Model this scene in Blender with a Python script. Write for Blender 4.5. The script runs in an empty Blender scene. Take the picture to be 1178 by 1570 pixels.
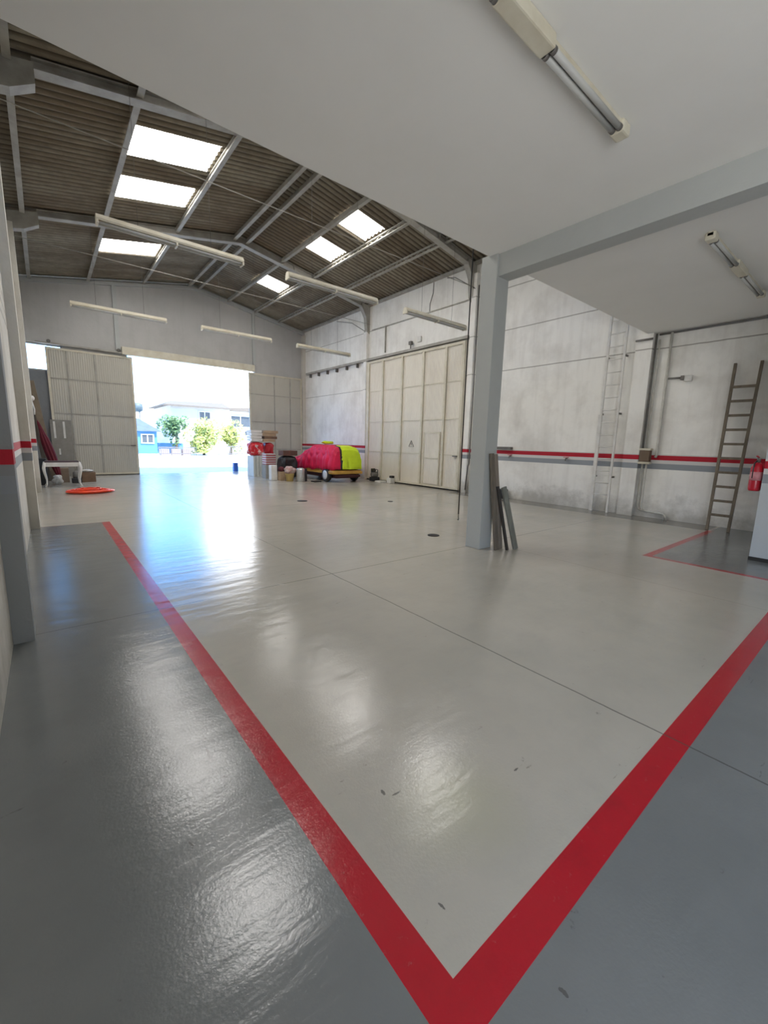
import bpy, math, random
from mathutils import Vector, Matrix
random.seed(7)
PI = math.pi
sc = bpy.context.scene
COL = sc.collection

# ------------------------------------------------------------------ camera
cam_d = bpy.data.cameras.new('camera')
cam = bpy.data.objects.new('camera', cam_d); COL.objects.link(cam)
cam_d.sensor_fit = 'VERTICAL'; cam_d.sensor_height = 36.0
cam_d.lens = 634.59 / 1570 * 36.0
cam_d.clip_start = 0.02; cam_d.clip_end = 400
Rm = Matrix(((0.77798, 0.082878, -0.622799), (-0.627782, 0.142375, -0.765258), (0.025248, 0.986337, 0.162794)))
cam.matrix_world = Matrix.Translation((0, 0, 1.5)) @ Rm.to_4x4()
sc.camera = cam
sc.view_settings.view_transform = 'Standard'; sc.view_settings.look = 'None'
sc.view_settings.gamma = 1; sc.view_settings.use_curve_mapping = False
sc.view_settings.exposure = 0.12
sc.cycles.max_bounces = 10; sc.cycles.diffuse_bounces = 7; sc.cycles.glossy_bounces = 4
sc.cycles.sample_clamp_indirect = 6.0
sc.cycles.use_denoising = True

# ------------------------------------------------------------------ sky, sun, added fill light
XL0 = -0.30
SKY_GAIN = 1.0
SKYLIGHT = 15.5
REAR_W = 115.0
w = bpy.data.worlds.new('sky'); sc.world = w; w.use_nodes = True
nt = w.node_tree; nt.nodes.clear()
wo = nt.nodes.new('ShaderNodeOutputWorld'); bg = nt.nodes.new('ShaderNodeBackground')
tc = nt.nodes.new('ShaderNodeTexCoord'); sp = nt.nodes.new('ShaderNodeSeparateXYZ'); cr = nt.nodes.new('ShaderNodeValToRGB')
nt.links.new(tc.outputs['Generated'], sp.inputs[0]); nt.links.new(sp.outputs['Z'], cr.inputs[0])
els = cr.color_ramp.elements
els[0].position = 0.0; els[0].color = (0.80, 0.84, 0.88, 1)
for p_, c_ in ((0.145, (0.42, 0.62, 0.90)), (0.185, (0.10, 0.66, 1.75)), (0.32, (0.12, 0.50, 1.15))):
    e = els.new(p_); e.color = (*c_, 1)
els[-1].position = 0.6; els[-1].color = (0.20, 0.42, 0.85, 1)
def wm(op, a, b, cl=False):
    n = nt.nodes.new('ShaderNodeMath'); n.operation = op; n.use_clamp = cl
    for k_, v_ in enumerate((a, b)):
        if isinstance(v_, (int, float)): n.inputs[k_].default_value = v_
        else: nt.links.new(v_, n.inputs[k_])
    return n.outputs[0]
# a bright cloud bank low in the sky to the right of the doorway
az = wm('DIVIDE', sp.outputs['X'], wm('MAXIMUM', sp.outputs['Y'], 0.01))
wn = nt.nodes.new('ShaderNodeTexNoise'); wn.inputs['Scale'].default_value = 9; nt.links.new(tc.outputs['Generated'], wn.inputs['Vector'])
jit = wm('MULTIPLY', wm('SUBTRACT', wn.outputs['Fac'], 0.5), 0.10)
m1 = wm('MULTIPLY', wm('SUBTRACT', wm('ADD', az, jit), 0.27), 25, True)
m2 = wm('MULTIPLY', wm('SUBTRACT', 0.29, wm('ADD', sp.outputs['Z'], jit)), 25, True)
m3 = wm('MULTIPLY', wm('SUBTRACT', 1.0, az), 5, True)
msk = wm('MULTIPLY', wm('MULTIPLY', m1, m2), m3)
mxn = nt.nodes.new('ShaderNodeMix'); mxn.data_type = 'RGBA'; nt.links.new(msk, mxn.inputs[0])
nt.links.new(cr.outputs[0], mxn.inputs[6]); mxn.inputs[7].default_value = (2.2, 2.18, 2.15, 1)
nt.links.new(mxn.outputs[2], bg.inputs[0]); bg.inputs[1].default_value = 4.0 * SKY_GAIN
nt.links.new(bg.outputs[0], wo.inputs[0])
sd = bpy.data.lights.new('sun', 'SUN'); sd.energy = 13.0; sd.angle = 0.01; sd.color = (1.0, 0.96, 0.88)
sun = bpy.data.objects.new('sun', sd); COL.objects.link(sun)
sun.rotation_euler = Vector((-0.35, 0.62, -1.15)).to_track_quat('-Z', 'Y').to_euler()
ad = bpy.data.lights.new('rear_fill_light', 'AREA'); ad.shape = 'RECTANGLE'; ad.size = 2.6; ad.size_y = 2.2
ad.energy = REAR_W; ad.color = (1.0, 0.985, 0.96)
al = bpy.data.objects.new('rear_fill_light', ad); COL.objects.link(al)
al.location = (XL0 + 0.06, -2.2, 1.5)      # added fill light in an unseen doorway opened in the left wall for it
al.rotation_euler = Vector((1, 0.45, 0.42)).to_track_quat('-Z', 'Y').to_euler()

# ------------------------------------------------------------------ node helpers
def new_mat(name):
    m = bpy.data.materials.new(name); m.use_nodes = True
    return m, m.node_tree, m.node_tree.nodes['Principled BSDF']
def math_n(nt, op, a, b=None, c=None, clamp=False):
    n = nt.nodes.new('ShaderNodeMath'); n.operation = op; n.use_clamp = clamp
    for i, v in enumerate((a, b, c)):
        if v is None: continue
        if isinstance(v, (int, float)): n.inputs[i].default_value = v
        else: nt.links.new(v, n.inputs[i])
    return n.outputs[0]
def mixc(nt, fac, a, b):
    n = nt.nodes.new('ShaderNodeMix'); n.data_type = 'RGBA'
    if isinstance(fac, (int, float)): n.inputs[0].default_value = fac
    else: nt.links.new(fac, n.inputs[0])
    for i, v in ((6, a), (7, b)):
        if isinstance(v, (tuple, list)): n.inputs[i].default_value = (v[0], v[1], v[2], 1)
        else: nt.links.new(v, n.inputs[i])
    return n.outputs[2]
def position(nt):
    g = nt.nodes.new('ShaderNodeNewGeometry'); s = nt.nodes.new('ShaderNodeSeparateXYZ')
    nt.links.new(g.outputs['Position'], s.inputs[0])
    return g.outputs['Position'], s.outputs[0], s.outputs[1], s.outputs[2]
def noise(nt, vec, scale, detail=4, rough=0.55, stretch=None, lo=None, hi=None):
    n = nt.nodes.new('ShaderNodeTexNoise'); n.inputs['Scale'].default_value = scale
    n.inputs['Detail'].default_value = detail; n.inputs['Roughness'].default_value = rough
    if stretch:
        mp = nt.nodes.new('ShaderNodeMapping'); mp.inputs['Scale'].default_value = stretch
        nt.links.new(vec, mp.inputs[0]); vec = mp.outputs[0]
    nt.links.new(vec, n.inputs['Vector'])
    o = n.outputs['Fac']
    if lo is not None:
        r = nt.nodes.new('ShaderNodeMapRange'); r.inputs[1].default_value = lo; r.inputs[2].default_value = hi
        nt.links.new(o, r.inputs[0]); o = r.outputs[0]
    return o
def bump(nt, b, height, strength, dist=0.01):
    n = nt.nodes.new('ShaderNodeBump'); n.inputs['Strength'].default_value = strength; n.inputs['Distance'].default_value = dist
    nt.links.new(height, n.inputs['Height']); nt.links.new(n.outputs[0], b.inputs['Normal'])
MC = {}
def mat(name, c, rough=0.6, metal=0.0, c2=None, nscale=6, nlo=0.35, nhi=0.7, bmp=0.0, bscale=40, stretch=None):
    if name in MC: return MC[name]
    m, nt, b = new_mat(name)
    b.inputs['Roughness'].default_value = rough; b.inputs['Metallic'].default_value = metal
    tc = nt.nodes.new('ShaderNodeTexCoord'); v = tc.outputs['Object']
    if c2 is None: c2 = tuple(x * 0.82 for x in c)
    f = noise(nt, v, nscale, 4, 0.6, stretch, nlo, nhi)
    nt.links.new(mixc(nt, f, c, c2), b.inputs['Base Color'])
    if bmp: bump(nt, b, noise(nt, v, bscale, 3, 0.6, stretch), bmp, 0.01)
    MC[name] = m; return m

RED = (0.42, 0.006, 0.022)
def wall_mat(name, base, dirt, joints=(), stripes=True, band=(0.62, 0.60, 0.58), dirt_amt=0.5, brick=False, streak=True, low_dirt=0.0, wall_bump=0.22):
    m, nt, b = new_mat(name)
    P, x, y, z = position(nt)
    n1 = noise(nt, P, 1.1, 6, 0.62, None, 0.45, 0.75)
    col = mixc(nt, math_n(nt, 'MULTIPLY', n1, dirt_amt), base, dirt)
    if streak:
        n2 = noise(nt, P, 2.2, 5, 0.6, (2.5, 2.5, 0.25), 0.5, 0.8)
        col = mixc(nt, math_n(nt, 'MULTIPLY', n2, dirt_amt * 0.6), col, dirt)
    if low_dirt:
        zz = math_n(nt, 'SUBTRACT', 0.45, z)
        zz = math_n(nt, 'ADD', zz, math_n(nt, 'MULTIPLY', math_n(nt, 'SUBTRACT', noise(nt, P, 2.5, 6, 0.65), 0.5), 1.3))
        zz = math_n(nt, 'MULTIPLY', zz, 2.2, clamp=True)
        col = mixc(nt, math_n(nt, 'MULTIPLY', zz, low_dirt), col, (dirt[0]*0.55, dirt[1]*0.55, dirt[2]*0.5))
    for jz in joints:
        jj = math_n(nt, 'COMPARE', math_n(nt, 'ADD', z, math_n(nt, 'MULTIPLY', noise(nt, P, 3, 3), 0.02)), jz + 0.01, 0.012)
        col = mixc(nt, math_n(nt, 'MULTIPLY', jj, 0.75), col, (dirt[0]*0.45, dirt[1]*0.45, dirt[2]*0.42))
    h = noise(nt, P, 9, 5, 0.6)
    if brick:
        bt = nt.nodes.new('ShaderNodeTexBrick'); bt.inputs['Scale'].default_value = 1.0
        bt.inputs['Brick Width'].default_value = 0.39; bt.inputs['Row Height'].default_value = 0.19; bt.inputs['Mortar Size'].default_value = 0.012
        bt.inputs['Color1'].default_value = (1, 1, 1, 1); bt.inputs['Color2'].default_value = (0.9, 0.9, 0.9, 1); bt.inputs['Mortar'].default_value = (0.3, 0.3, 0.28, 1)
        cb = nt.nodes.new('ShaderNodeCombineXYZ'); nt.links.new(math_n(nt, 'ADD', x, y), cb.inputs[0]); nt.links.new(z, cb.inputs[1])
        nt.links.new(cb.outputs[0], bt.inputs['Vector'])
        up = math_n(nt, 'GREATER_THAN', z, brick)
        mm = nt.nodes.new('ShaderNodeMix'); mm.data_type = 'RGBA'; mm.blend_type = 'MULTIPLY'
        nt.links.new(math_n(nt, 'MULTIPLY', up, 0.8), mm.inputs[0]); nt.links.new(col, mm.inputs[6]); nt.links.new(bt.outputs[0], mm.inputs[7])
        col = mm.outputs[2]
    if stripes:
        col = mixc(nt, math_n(nt, 'COMPARE', z, 1.27, 0.15), col, band)
        col = mixc(nt, math_n(nt, 'COMPARE', z, 1.155, 0.062), col, (0.27, 0.29, 0.31))
        col = mixc(nt, math_n(nt, 'COMPARE', z, 1.345, 0.052), col, RED)
    nt.links.new(col, b.inputs['Base Color']); b.inputs['Roughness'].default_value = 0.75
    bump(nt, b, h, wall_bump, 0.02)
    return m

M_WALLR = wall_mat('white_concrete', (0.84, 0.825, 0.78), (0.50, 0.47, 0.42), (5.93, 4.79, 3.68), True, dirt_amt=0.55, low_dirt=0.6)
M_WALLL = wall_mat('old_white_plaster', (0.62, 0.60, 0.55), (0.36, 0.34, 0.29), (), True, dirt_amt=0.6, brick=3.0, low_dirt=0.5)
M_GABLE = wall_mat('grey_white_panel', (0.46, 0.455, 0.44), (0.36, 0.35, 0.33), (), False, dirt_amt=0.5)
M_BLOCK = wall_mat('dark_block', (0.20, 0.21, 0.22), (0.13, 0.13, 0.13), (), False, dirt_amt=0.5, brick=0.0)
M_GREY = wall_mat('blue_grey_paint', (0.43, 0.445, 0.43), (0.36, 0.37, 0.36), (), False, dirt_amt=0.5, streak=False)
M_GREYS = wall_mat('blue_grey_paint_striped', (0.27, 0.285, 0.29), (0.22, 0.23, 0.23), (), True, (0.25, 0.26, 0.265), 0.4)
M_PIL = wall_mat('cream_pilaster', (0.62, 0.60, 0.54), (0.42, 0.39, 0.33), (), True, dirt_amt=0.6, low_dirt=0.3)
M_OFF = wall_mat('pale_grey_paint', (0.50, 0.525, 0.53), (0.44, 0.46, 0.46), (), True, dirt_amt=0.4, streak=False)
M_CEIL = wall_mat('ceiling_paint', (0.80, 0.79, 0.755), (0.75, 0.74, 0.70), (), False, dirt_amt=0.6, streak=False, wall_bump=0.08)

MARKS = [(0.49, 1.90, .008, .055), (0.51, 1.71, .030, .010), (1.06, 1.17, .03, .006), (1.02, 1.21, .008, .02), (0.89, 0.74, .006, .02), (1.6, 0.93, .02, .006), (1.0, 0.38, .008, .02), (0.30, 1.46, .006, .03)]
def floor_mat():
    m, nt, b = new_mat('painted_floor')
    P, x, y, z = position(nt)
    def gt(a, v): return math_n(nt, 'GREATER_THAN', a, v)
    def lt(a, v): return math_n(nt, 'LESS_THAN', a, v)
    def mul(*a):
        r = a[0]
        for q in a[1:]: r = math_n(nt, 'MULTIPLY', r, q)
        return r
    def mx(a, c): return math_n(nt, 'MAXIMUM', a, c)
    def cmp(a, v, e): return math_n(nt, 'COMPARE', a, v, e)
    light = mx(mul(gt(x, 0.72), gt(y, 0.53)), gt(y, 8.72))
    island = mul(gt(x, 6.63), lt(y, 2.1))
    light = mul(light, math_n(nt, 'SUBTRACT', 1, island))
    n1 = noise(nt, P, 0.9, 6, 0.6, None, 0.35, 0.7)
    n2 = noise(nt, P, 4.0, 6, 0.7, None, 0.5, 0.8)
    lc = mixc(nt, math_n(nt, 'MULTIPLY', n1, 0.6), (0.45, 0.42, 0.36), (0.345, 0.335, 0.295))
    lc = mixc(nt, math_n(nt, 'MULTIPLY', n2, 0.25), lc, (0.30, 0.30, 0.27))
    # a yellowish stain left of the near corner
    dx = math_n(nt, 'SUBTRACT', x, 1.25); dy = math_n(nt, 'SUBTRACT', y, 1.0)
    rr = math_n(nt, 'SQRT', math_n(nt, 'ADD', mul(dx, dx), mul(dy, dy, 1.5)))
    st = math_n(nt, 'SUBTRACT', math_n(nt, 'ADD', 0.32, math_n(nt, 'MULTIPLY', n1, 0.12)), rr)
    lc = mixc(nt, math_n(nt, 'MULTIPLY', st, 1.6, clamp=True), lc, (0.40, 0.385, 0.26))
    dc = mixc(nt, n1, (0.180, 0.190, 0.188), (0.142, 0.152, 0.150))
    dc = mixc(nt, math_n(nt, 'MULTIPLY', n2, 0.3), dc, (0.17, 0.175, 0.17))
    col = mixc(nt, light, dc, lc)
    # brownish unpainted gutter along the right wall
    gut = mul(gt(x, 9.80), gt(y, 2.15), lt(y, 9.0))
    col = mixc(nt, gut, col, (0.21, 0.195, 0.17))
    # scuffs
    sc1 = noise(nt, P, 7.0, 7, 0.75, (1, 1, 1), 0.66, 0.70)
    sc2 = noise(nt, P, 5.5, 5, 0.7, (0.6, 2.8, 1), 0.68, 0.72)
    sc = math_n(nt, 'MULTIPLY', mx(sc1, sc2), 0.55, clamp=True)
    wn = math_n(nt, 'MULTIPLY', math_n(nt, 'SUBTRACT', noise(nt, P, 30, 3, 0.7), 0.5), 0.022)
    for (mx_, my_, ea, eb) in MARKS:
        ax = math_n(nt, 'DIVIDE', math_n(nt, 'SUBTRACT', math_n(nt, 'ADD', x, wn), mx_), ea); ay = math_n(nt, 'DIVIDE', math_n(nt, 'SUBTRACT', math_n(nt, 'ADD', y, wn), my_), eb)
        d2 = math_n(nt, 'ADD', mul(ax, ax), mul(ay, ay))
        sc = mx(sc, mul(lt(d2, 0.6), 0.8))
    col = mixc(nt, sc, col, (0.07, 0.07, 0.065))
    # red lines
    red = mul(cmp(x, 0.718, 0.060), gt(y, 0.47), lt(y, 8.75))
    red = mx(red, mul(cmp(y, 0.530, 0.060), gt(x, 0.658), lt(x, 6.68)))
    red = mx(red, mul(cmp(x, 6.635, 0.045), gt(y, 0.47), lt(y, 2.15)))
    red = mx(red, mul(cmp(y, 2.10, 0.05), gt(x, 6.59), lt(x, 9.85)))
    rc = mixc(nt, n2, (0.42, 0.002, 0.014), (0.32, 0.002, 0.012))
    worn = noise(nt, P, 22, 6, 0.75, None, 0.62, 0.72)
    col = mixc(nt, red, col, mixc(nt, math_n(nt, 'MULTIPLY', worn, 0.35), rc, (0.45, 0.2, 0.2)))
    thin = mul(cmp(y, 8.72, 0.02), lt(x, 0.66))
    col = mixc(nt, math_n(nt, 'MULTIPLY', thin, 0.7), col, (0.25, 0.12, 0.11))
    # saw-cut joints
    wob = math_n(nt, 'MULTIPLY', math_n(nt, 'SUBTRACT', noise(nt, P, 3, 4), 0.5), 0.02)
    j = cmp(math_n(nt, 'ADD', x, wob), 2.45, 0.0045)
    j = mx(j, mul(cmp(math_n(nt, 'ADD', x, wob), 5.31, 0.003), 0.6))
    j = mx(j, mul(cmp(math_n(nt, 'ADD', x, wob), 8.1, 0.003), 0.5, gt(y, 2.2)))
    j = mx(j, mul(cmp(math_n(nt, 'ADD', y, wob), 3.94, 0.006), 0.8))
    j = mx(j, mul(cmp(math_n(nt, 'ADD', y, wob), 9.0, 0.008), 0.5))
    j = mx(j, mul(cmp(math_n(nt, 'ADD', y, wob), 14.2, 0.01), 0.5))
    col = mixc(nt, math_n(nt, 'MULTIPLY', j, 0.8), col, (0.05, 0.05, 0.045))
    nt.links.new(col, b.inputs['Base Color'])
    b.inputs['IOR'].default_value = 1.58
    r = nt.nodes.new('ShaderNodeMapRange'); r.inputs[3].default_value = 0.15; r.inputs[4].default_value = 0.22
    nt.links.new(noise(nt, P, 2.0, 5, 0.6), r.inputs[0]); nt.links.new(r.outputs[0], b.inputs['Roughness'])
    h1 = noise(nt, P, 1.9, 4, 0.5, (0.8, 3.2, 1)); h2 = noise(nt, P, 75, 3, 0.6)
    h = math_n(nt, 'ADD', math_n(nt, 'MULTIPLY', h1, 0.45), math_n(nt, 'MULTIPLY', h2, 0.060))
    bump(nt, b, h, 0.5, 0.02)
    return m
M_FLOOR = floor_mat()

def metal_sheet_mat(name, c, c2, axis, freq):
    m, nt, b = new_mat(name)
    P, x, y, z = position(nt)
    a = {'x': x, 'y': y}[axis]
    wv = math_n(nt, 'SINE', math_n(nt, 'MULTIPLY', a, freq))
    n = noise(nt, P, 1.3, 6, 0.65, (1, 1, 0.35), 0.4, 0.8)
    nt.links.new(mixc(nt, math_n(nt, 'MULTIPLY', n, 0.6), c, c2), b.inputs['Base Color'])
    b.inputs['Roughness'].default_value = 0.5
    bump(nt, b, wv, 0.5, 0.008)
    return m
M_LEAF = metal_sheet_mat('beige_metal_sheet', (0.50, 0.475, 0.41), (0.38, 0.35, 0.29), 'x', 90)
M_CREAM = metal_sheet_mat('cream_metal_sheet', (0.76, 0.71, 0.61), (0.56, 0.50, 0.41), 'y', 90)
def roof_mat():
    m, nt, b = new_mat('old_fibre_cement')
    P, x, y, z = position(nt)
    n1 = noise(nt, P, 0.5, 5, 0.6, (0.5, 1.6, 1), 0.4, 0.62)
    n2 = noise(nt, P, 9, 5, 0.7, (0.5, 1, 1), 0.4, 0.75)
    col = mixc(nt, n1, (0.20, 0.16, 0.11), (0.33, 0.30, 0.23))
    col = mixc(nt, math_n(nt, 'MULTIPLY', n2, 0.5), col, (0.09, 0.07, 0.045))
    cr = math_n(nt, 'SINE', math_n(nt, 'MULTIPLY', y, 2 * PI / 0.177))      # troughs coloured darker for stripe contrast
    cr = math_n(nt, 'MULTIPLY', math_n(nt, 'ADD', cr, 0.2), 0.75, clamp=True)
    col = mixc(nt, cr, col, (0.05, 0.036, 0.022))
    nt.links.new(col, b.inputs['Base Color']); b.inputs['Roughness'].default_value = 0.9
    return m
M_ROOF = roof_mat()
def glow_mat(name, c, s):
    m, nt, b = new_mat(name)
    b.inputs['Base Color'].default_value = (0.8, 0.8, 0.8, 1); b.inputs['Roughness'].default_value = 0.6
    b.inputs['Emission Color'].default_value = (*c, 1); b.inputs['Emission Strength'].default_value = s
    return m
M_SKYL = glow_mat('daylit_translucent_sheet', (1.0, 0.97, 0.93), SKYLIGHT)
def glass_mat(name):
    m, nt, b = new_mat(name)
    nt.nodes.remove(b); g = nt.nodes.new('ShaderNodeBsdfTransparent'); gl = nt.nodes.new('ShaderNodeBsdfGlossy')
    gl.inputs['Roughness'].default_value = 0.05; mx = nt.nodes.new('ShaderNodeMixShader'); mx.inputs[0].default_value = 0.06
    out = [n for n in nt.nodes if n.type == 'OUTPUT_MATERIAL'][0]
    nt.links.new(g.outputs[0], mx.inputs[1]); nt.links.new(gl.outputs[0], mx.inputs[2]); nt.links.new(mx.outputs[0], out.inputs[0])
    return m
M_GLASS = glass_mat('window_glass')
STEEL = mat('grey_painted_steel', (0.40, 0.385, 0.34), 0.55, 0, (0.28, 0.26, 0.22), 3)
STEEL_D = mat('dark_steel', (0.16, 0.15, 0.135), 0.6, 0, (0.10, 0.09, 0.08), 5)
CREAM = mat('cream_enamel', (0.66, 0.62, 0.50), 0.45, 0, (0.55, 0.50, 0.38), 4)
TUBE = mat('unlit_tube', (0.50, 0.50, 0.47), 0.55, 0, (0.46, 0.46, 0.44), 4)
BLACK = mat('black_plastic', (0.018, 0.018, 0.02), 0.5)
DARKGAP = mat('dark_rubber', (0.03, 0.028, 0.026), 0.8)
WHITE = mat('white_paint', (0.72, 0.71, 0.68), 0.5, 0, (0.62, 0.60, 0.56), 5)
PIPE = mat('pale_pipe', (0.60, 0.59, 0.54), 0.5, 0, (0.42, 0.40, 0.35), 4)
CONDUIT = mat('grey_conduit', (0.20, 0.19, 0.175), 0.5, 0.2, (0.13, 0.12, 0.11), 4)
WOODD = mat('weathered_wood', (0.19, 0.16, 0.125), 0.85, 0, (0.10, 0.085, 0.07), 3, stretch=(6, 6, 0.6), bmp=0.3)
WOODG = mat('grey_green_board', (0.23, 0.235, 0.20), 0.8, 0, (0.15, 0.15, 0.125), 3, stretch=(5, 5, 0.5), bmp=0.2)
LADW = mat('brown_ladder_wood', (0.20, 0.16, 0.115), 0.6, 0, (0.12, 0.10, 0.07), 5, stretch=(3, 3, 0.7))
REDM = mat('red_enamel', (0.50, 0.012, 0.03), 0.3, 0, (0.42, 0.01, 0.025), 4)
TAN = mat('tan_cardboard', (0.42, 0.31, 0.20), 0.8, 0, (0.34, 0.24, 0.15), 5)
BROWN = mat('brown_cardboard', (0.20, 0.125, 0.075), 0.8, 0, (0.13, 0.08, 0.05), 5)

# ------------------------------------------------------------------ mesh helpers
class MB:
    def __init__(s): s.v = []; s.f = []; s.sm = []
    def add(s, vs, fs, smooth=False):
        o = len(s.v); s.v += [tuple(v) for v in vs]; s.f += [tuple(i + o for i in f) for f in fs]; s.sm += [smooth] * len(fs); return s
    def box(s, x0, x1, y0, y1, z0, z1):
        vs = [(x, y, z) for z in (z0, z1) for y in (y0, y1) for x in (x0, x1)]
        return s.add(vs, [(0, 2, 3, 1), (4, 5, 7, 6), (0, 1, 5, 4), (2, 6, 7, 3), (0, 4, 6, 2), (1, 3, 7, 5)])
    def bar(s, p, q, w, h, up=(0, 0, 1)):
        p, q = Vector(p), Vector(q); d = (q - p).normalized(); u = Vector(up)
        if abs(d.dot(u)) > 0.98: u = Vector((0, 1, 0))
        a = d.cross(u).normalized(); b = a.cross(d).normalized()
        vs = [c + a * (w/2) * i + b * (h/2) * j for c in (p, q) for i, j in ((-1, -1), (1, -1), (1, 1), (-1, 1))]
        return s.add(vs, [(0, 3, 2, 1), (4, 5, 6, 7), (0, 1, 5, 4), (1, 2, 6, 5), (2, 3, 7, 6), (3, 0, 4, 7)])
    def tube(s, pts, r, n=10, cap=True):
        pts = [Vector(p) for p in pts]; rs = r if isinstance(r, (list, tuple)) else [r] * len(pts)
        vs = []; prev = None
        for i, p in enumerate(pts):
            d = (pts[min(i+1, len(pts)-1)] - pts[max(i-1, 0)]).normalized()
            if prev is None:
                u = Vector((0, 0, 1)) if abs(d.z) < 0.9 else Vector((1, 0, 0)); a = d.cross(u).normalized()
            else: a = (prev - d * prev.dot(d)).normalized()
            prev = a; b = d.cross(a)
            vs += [p + (a * math.cos(2*PI*k/n) + b * math.sin(2*PI*k/n)) * rs[i] for k in range(n)]
        fs = [(i*n+k, i*n+(k+1) % n, (i+1)*n+(k+1) % n, (i+1)*n+k) for i in range(len(pts)-1) for k in range(n)]
        s.add(vs, fs, True)
        if cap: s.add(vs[:n], [tuple(range(n-1, -1, -1))]); s.add(vs[-n:], [tuple(range(n))])
        return s
    def lathe(s, c, prof, n=20, axis='z'):
        c = Vector(c); vs = []
        for r, h in prof:
            for k in range(n):
                a, b = r*math.cos(2*PI*k/n), r*math.sin(2*PI*k/n)
                vs.append(c + Vector({'z': (a, b, h), 'x': (h, a, b), 'y': (b, h, a)}[axis]))
        m = len(prof)
        fs = [(i*n+k, i*n+(k+1) % n, (i+1)*n+(k+1) % n, (i+1)*n+k) for i in range(m-1) for k in range(n)]
        s.add(vs, fs, True)
        s.add(vs[:n], [tuple(range(n-1, -1, -1))]); s.add(vs[-n:], [tuple(range(n))])
        return s
    def prism(s, poly, axis, a, b):      # poly in the two other coordinates
        def mk(p, t): return {'y': (p[0], t, p[1]), 'x': (t, p[0], p[1]), 'z': (p[0], p[1], t)}[axis]
        n = len(poly); vs = [mk(p, a) for p in poly] + [mk(p, b) for p in poly]
        return s.add(vs, [tuple(range(n)), tuple(range(2*n-1, n-1, -1))] + [(i, n+i, n+(i+1) % n, (i+1) % n) for i in range(n)])
    def grid(s, fn, nu, nv, keep=None, smooth=True, closed=False):
        vs = [fn(i/nu, j/nv) for i in range(nu+1) for j in range(nv+1)]
        fs = []
        for i in range(nu):
            for j in range(nv):
                q = (i*(nv+1)+j, i*(nv+1)+j+1, (i+1)*(nv+1)+j+1, (i+1)*(nv+1)+j)
                if keep is None or keep(sum((Vector(vs[k]) for k in q), Vector()) / 4): fs.append(q)
        return s.add(vs, fs, smooth)
    def build(s, name, m, parent=None, bevel=0.0, solid=0.0, origin=None, fix=True):
        if parent is not None: o = parent_world(parent)
        elif origin is not None: o = Vector(origin)
        else:
            xs = [v[0] for v in s.v]; ys = [v[1] for v in s.v]; zs = [v[2] for v in s.v]
            o = Vector(((min(xs)+max(xs))/2, (min(ys)+max(ys))/2, min(zs)))
        me = bpy.data.meshes.new(name)
        me.from_pydata([(v[0]-o.x, v[1]-o.y, v[2]-o.z) for v in s.v], [], s.f)
        me.materials.append(m)
        for p, f in zip(me.polygons, s.sm): p.use_smooth = f
        me.update()
        if fix:
            import bmesh
            b = bmesh.new(); b.from_mesh(me)
            bmesh.ops.remove_doubles(b, verts=b.verts, dist=1e-5)
            bmesh.ops.recalc_face_normals(b, faces=b.faces); b.to_mesh(me); b.free()
        ob = bpy.data.objects.new(name, me); COL.objects.link(ob)
        if parent is not None: ob.parent = parent
        else: ob.location = o
        if bevel:
            md = ob.modifiers.new('bevel', 'BEVEL'); md.width = bevel; md.segments = 2; md.limit_method = 'ANGLE'; md.angle_limit = 0.7
        if solid:
            md = ob.modifiers.new('solid', 'SOLIDIFY'); md.thickness = solid; md.offset = 0
        return ob
def parent_world(p):
    o = Vector()
    while p is not None: o = o + Vector(p.location); p = p.parent
    return o
def tag(o, label=None, cat=None, group=None, kind=None):
    if label: o['label'] = label
    if cat: o['category'] = cat
    if group: o['group'] = group
    if kind: o['kind'] = kind
    return o
def thing(name, loc, label, cat, group=None):
    o = bpy.data.objects.new(name, None); COL.objects.link(o); o.location = loc; o.empty_display_size = 0.1
    return tag(o, label, cat, group)
def struct(o): o['kind'] = 'structure'; return o
def copy_thing(root, loc, label, group=None):
    r = root.copy(); COL.objects.link(r); r.location = loc; r['label'] = label
    if group: r['group'] = group
    for ch in list(root.children):
        c = ch.copy(); COL.objects.link(c); c.parent = r
        for g in list(ch.children):
            d = g.copy(); COL.objects.link(d); d.parent = c
    return r

XL, XR, YB = -0.30, 10.54, 19.70
XC, ZR, SL = 5.38, 7.95, 0.185
def roofz(x, base=ZR): return base - SL * abs(x - XC)

# ------------------------------------------------------------------ room shell
struct(MB().box(XL-0.3, XR+0.3, -4.3, YB+0.15, -0.25, 0.0).build('floor', M_FLOOR))
struct(MB().box(XL-0.25, XL, -0.8, YB, 0, 6.80).box(XL-0.25, XL, -4.2, -3.6, 0, 6.80).box(XL-0.25, XL, -3.6, -0.8, 2.8, 6.80).build('wall_left', M_WALLL))  # unseen doorway gap added behind the camera for the fill light
struct(MB().box(XR, XR+0.25, -4.2, YB, 0, 6.90).build('wall_right', M_WALLR))
# rear wall behind the camera
mb = MB().box(XL, XR, -4.2, -3.98, 0, 6.9)
struct(mb.build('wall_front', M_GABLE))
# back wall: gable above the sliding doors, walls behind the leaves, low wall under the side window
def gz(x): return roofz(x, ZR - 0.07)
mb = MB().prism([(XL, 4.72), (XR, 4.72), (XR, gz(XR)), (XC, gz(XC)), (XL, gz(XL))], 'y', YB, YB+0.2)
mb.box(0.75, 2.78, YB, YB+0.2, 0, 4.72).box(7.95, XR, YB, YB+0.2, 0, 4.72)
struct(mb.build('wall_back', M_GABLE))
struct(MB().box(XL, 0.75, YB, YB+0.2, 0, 3.77).build('wall_back_low', M_BLOCK))
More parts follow.
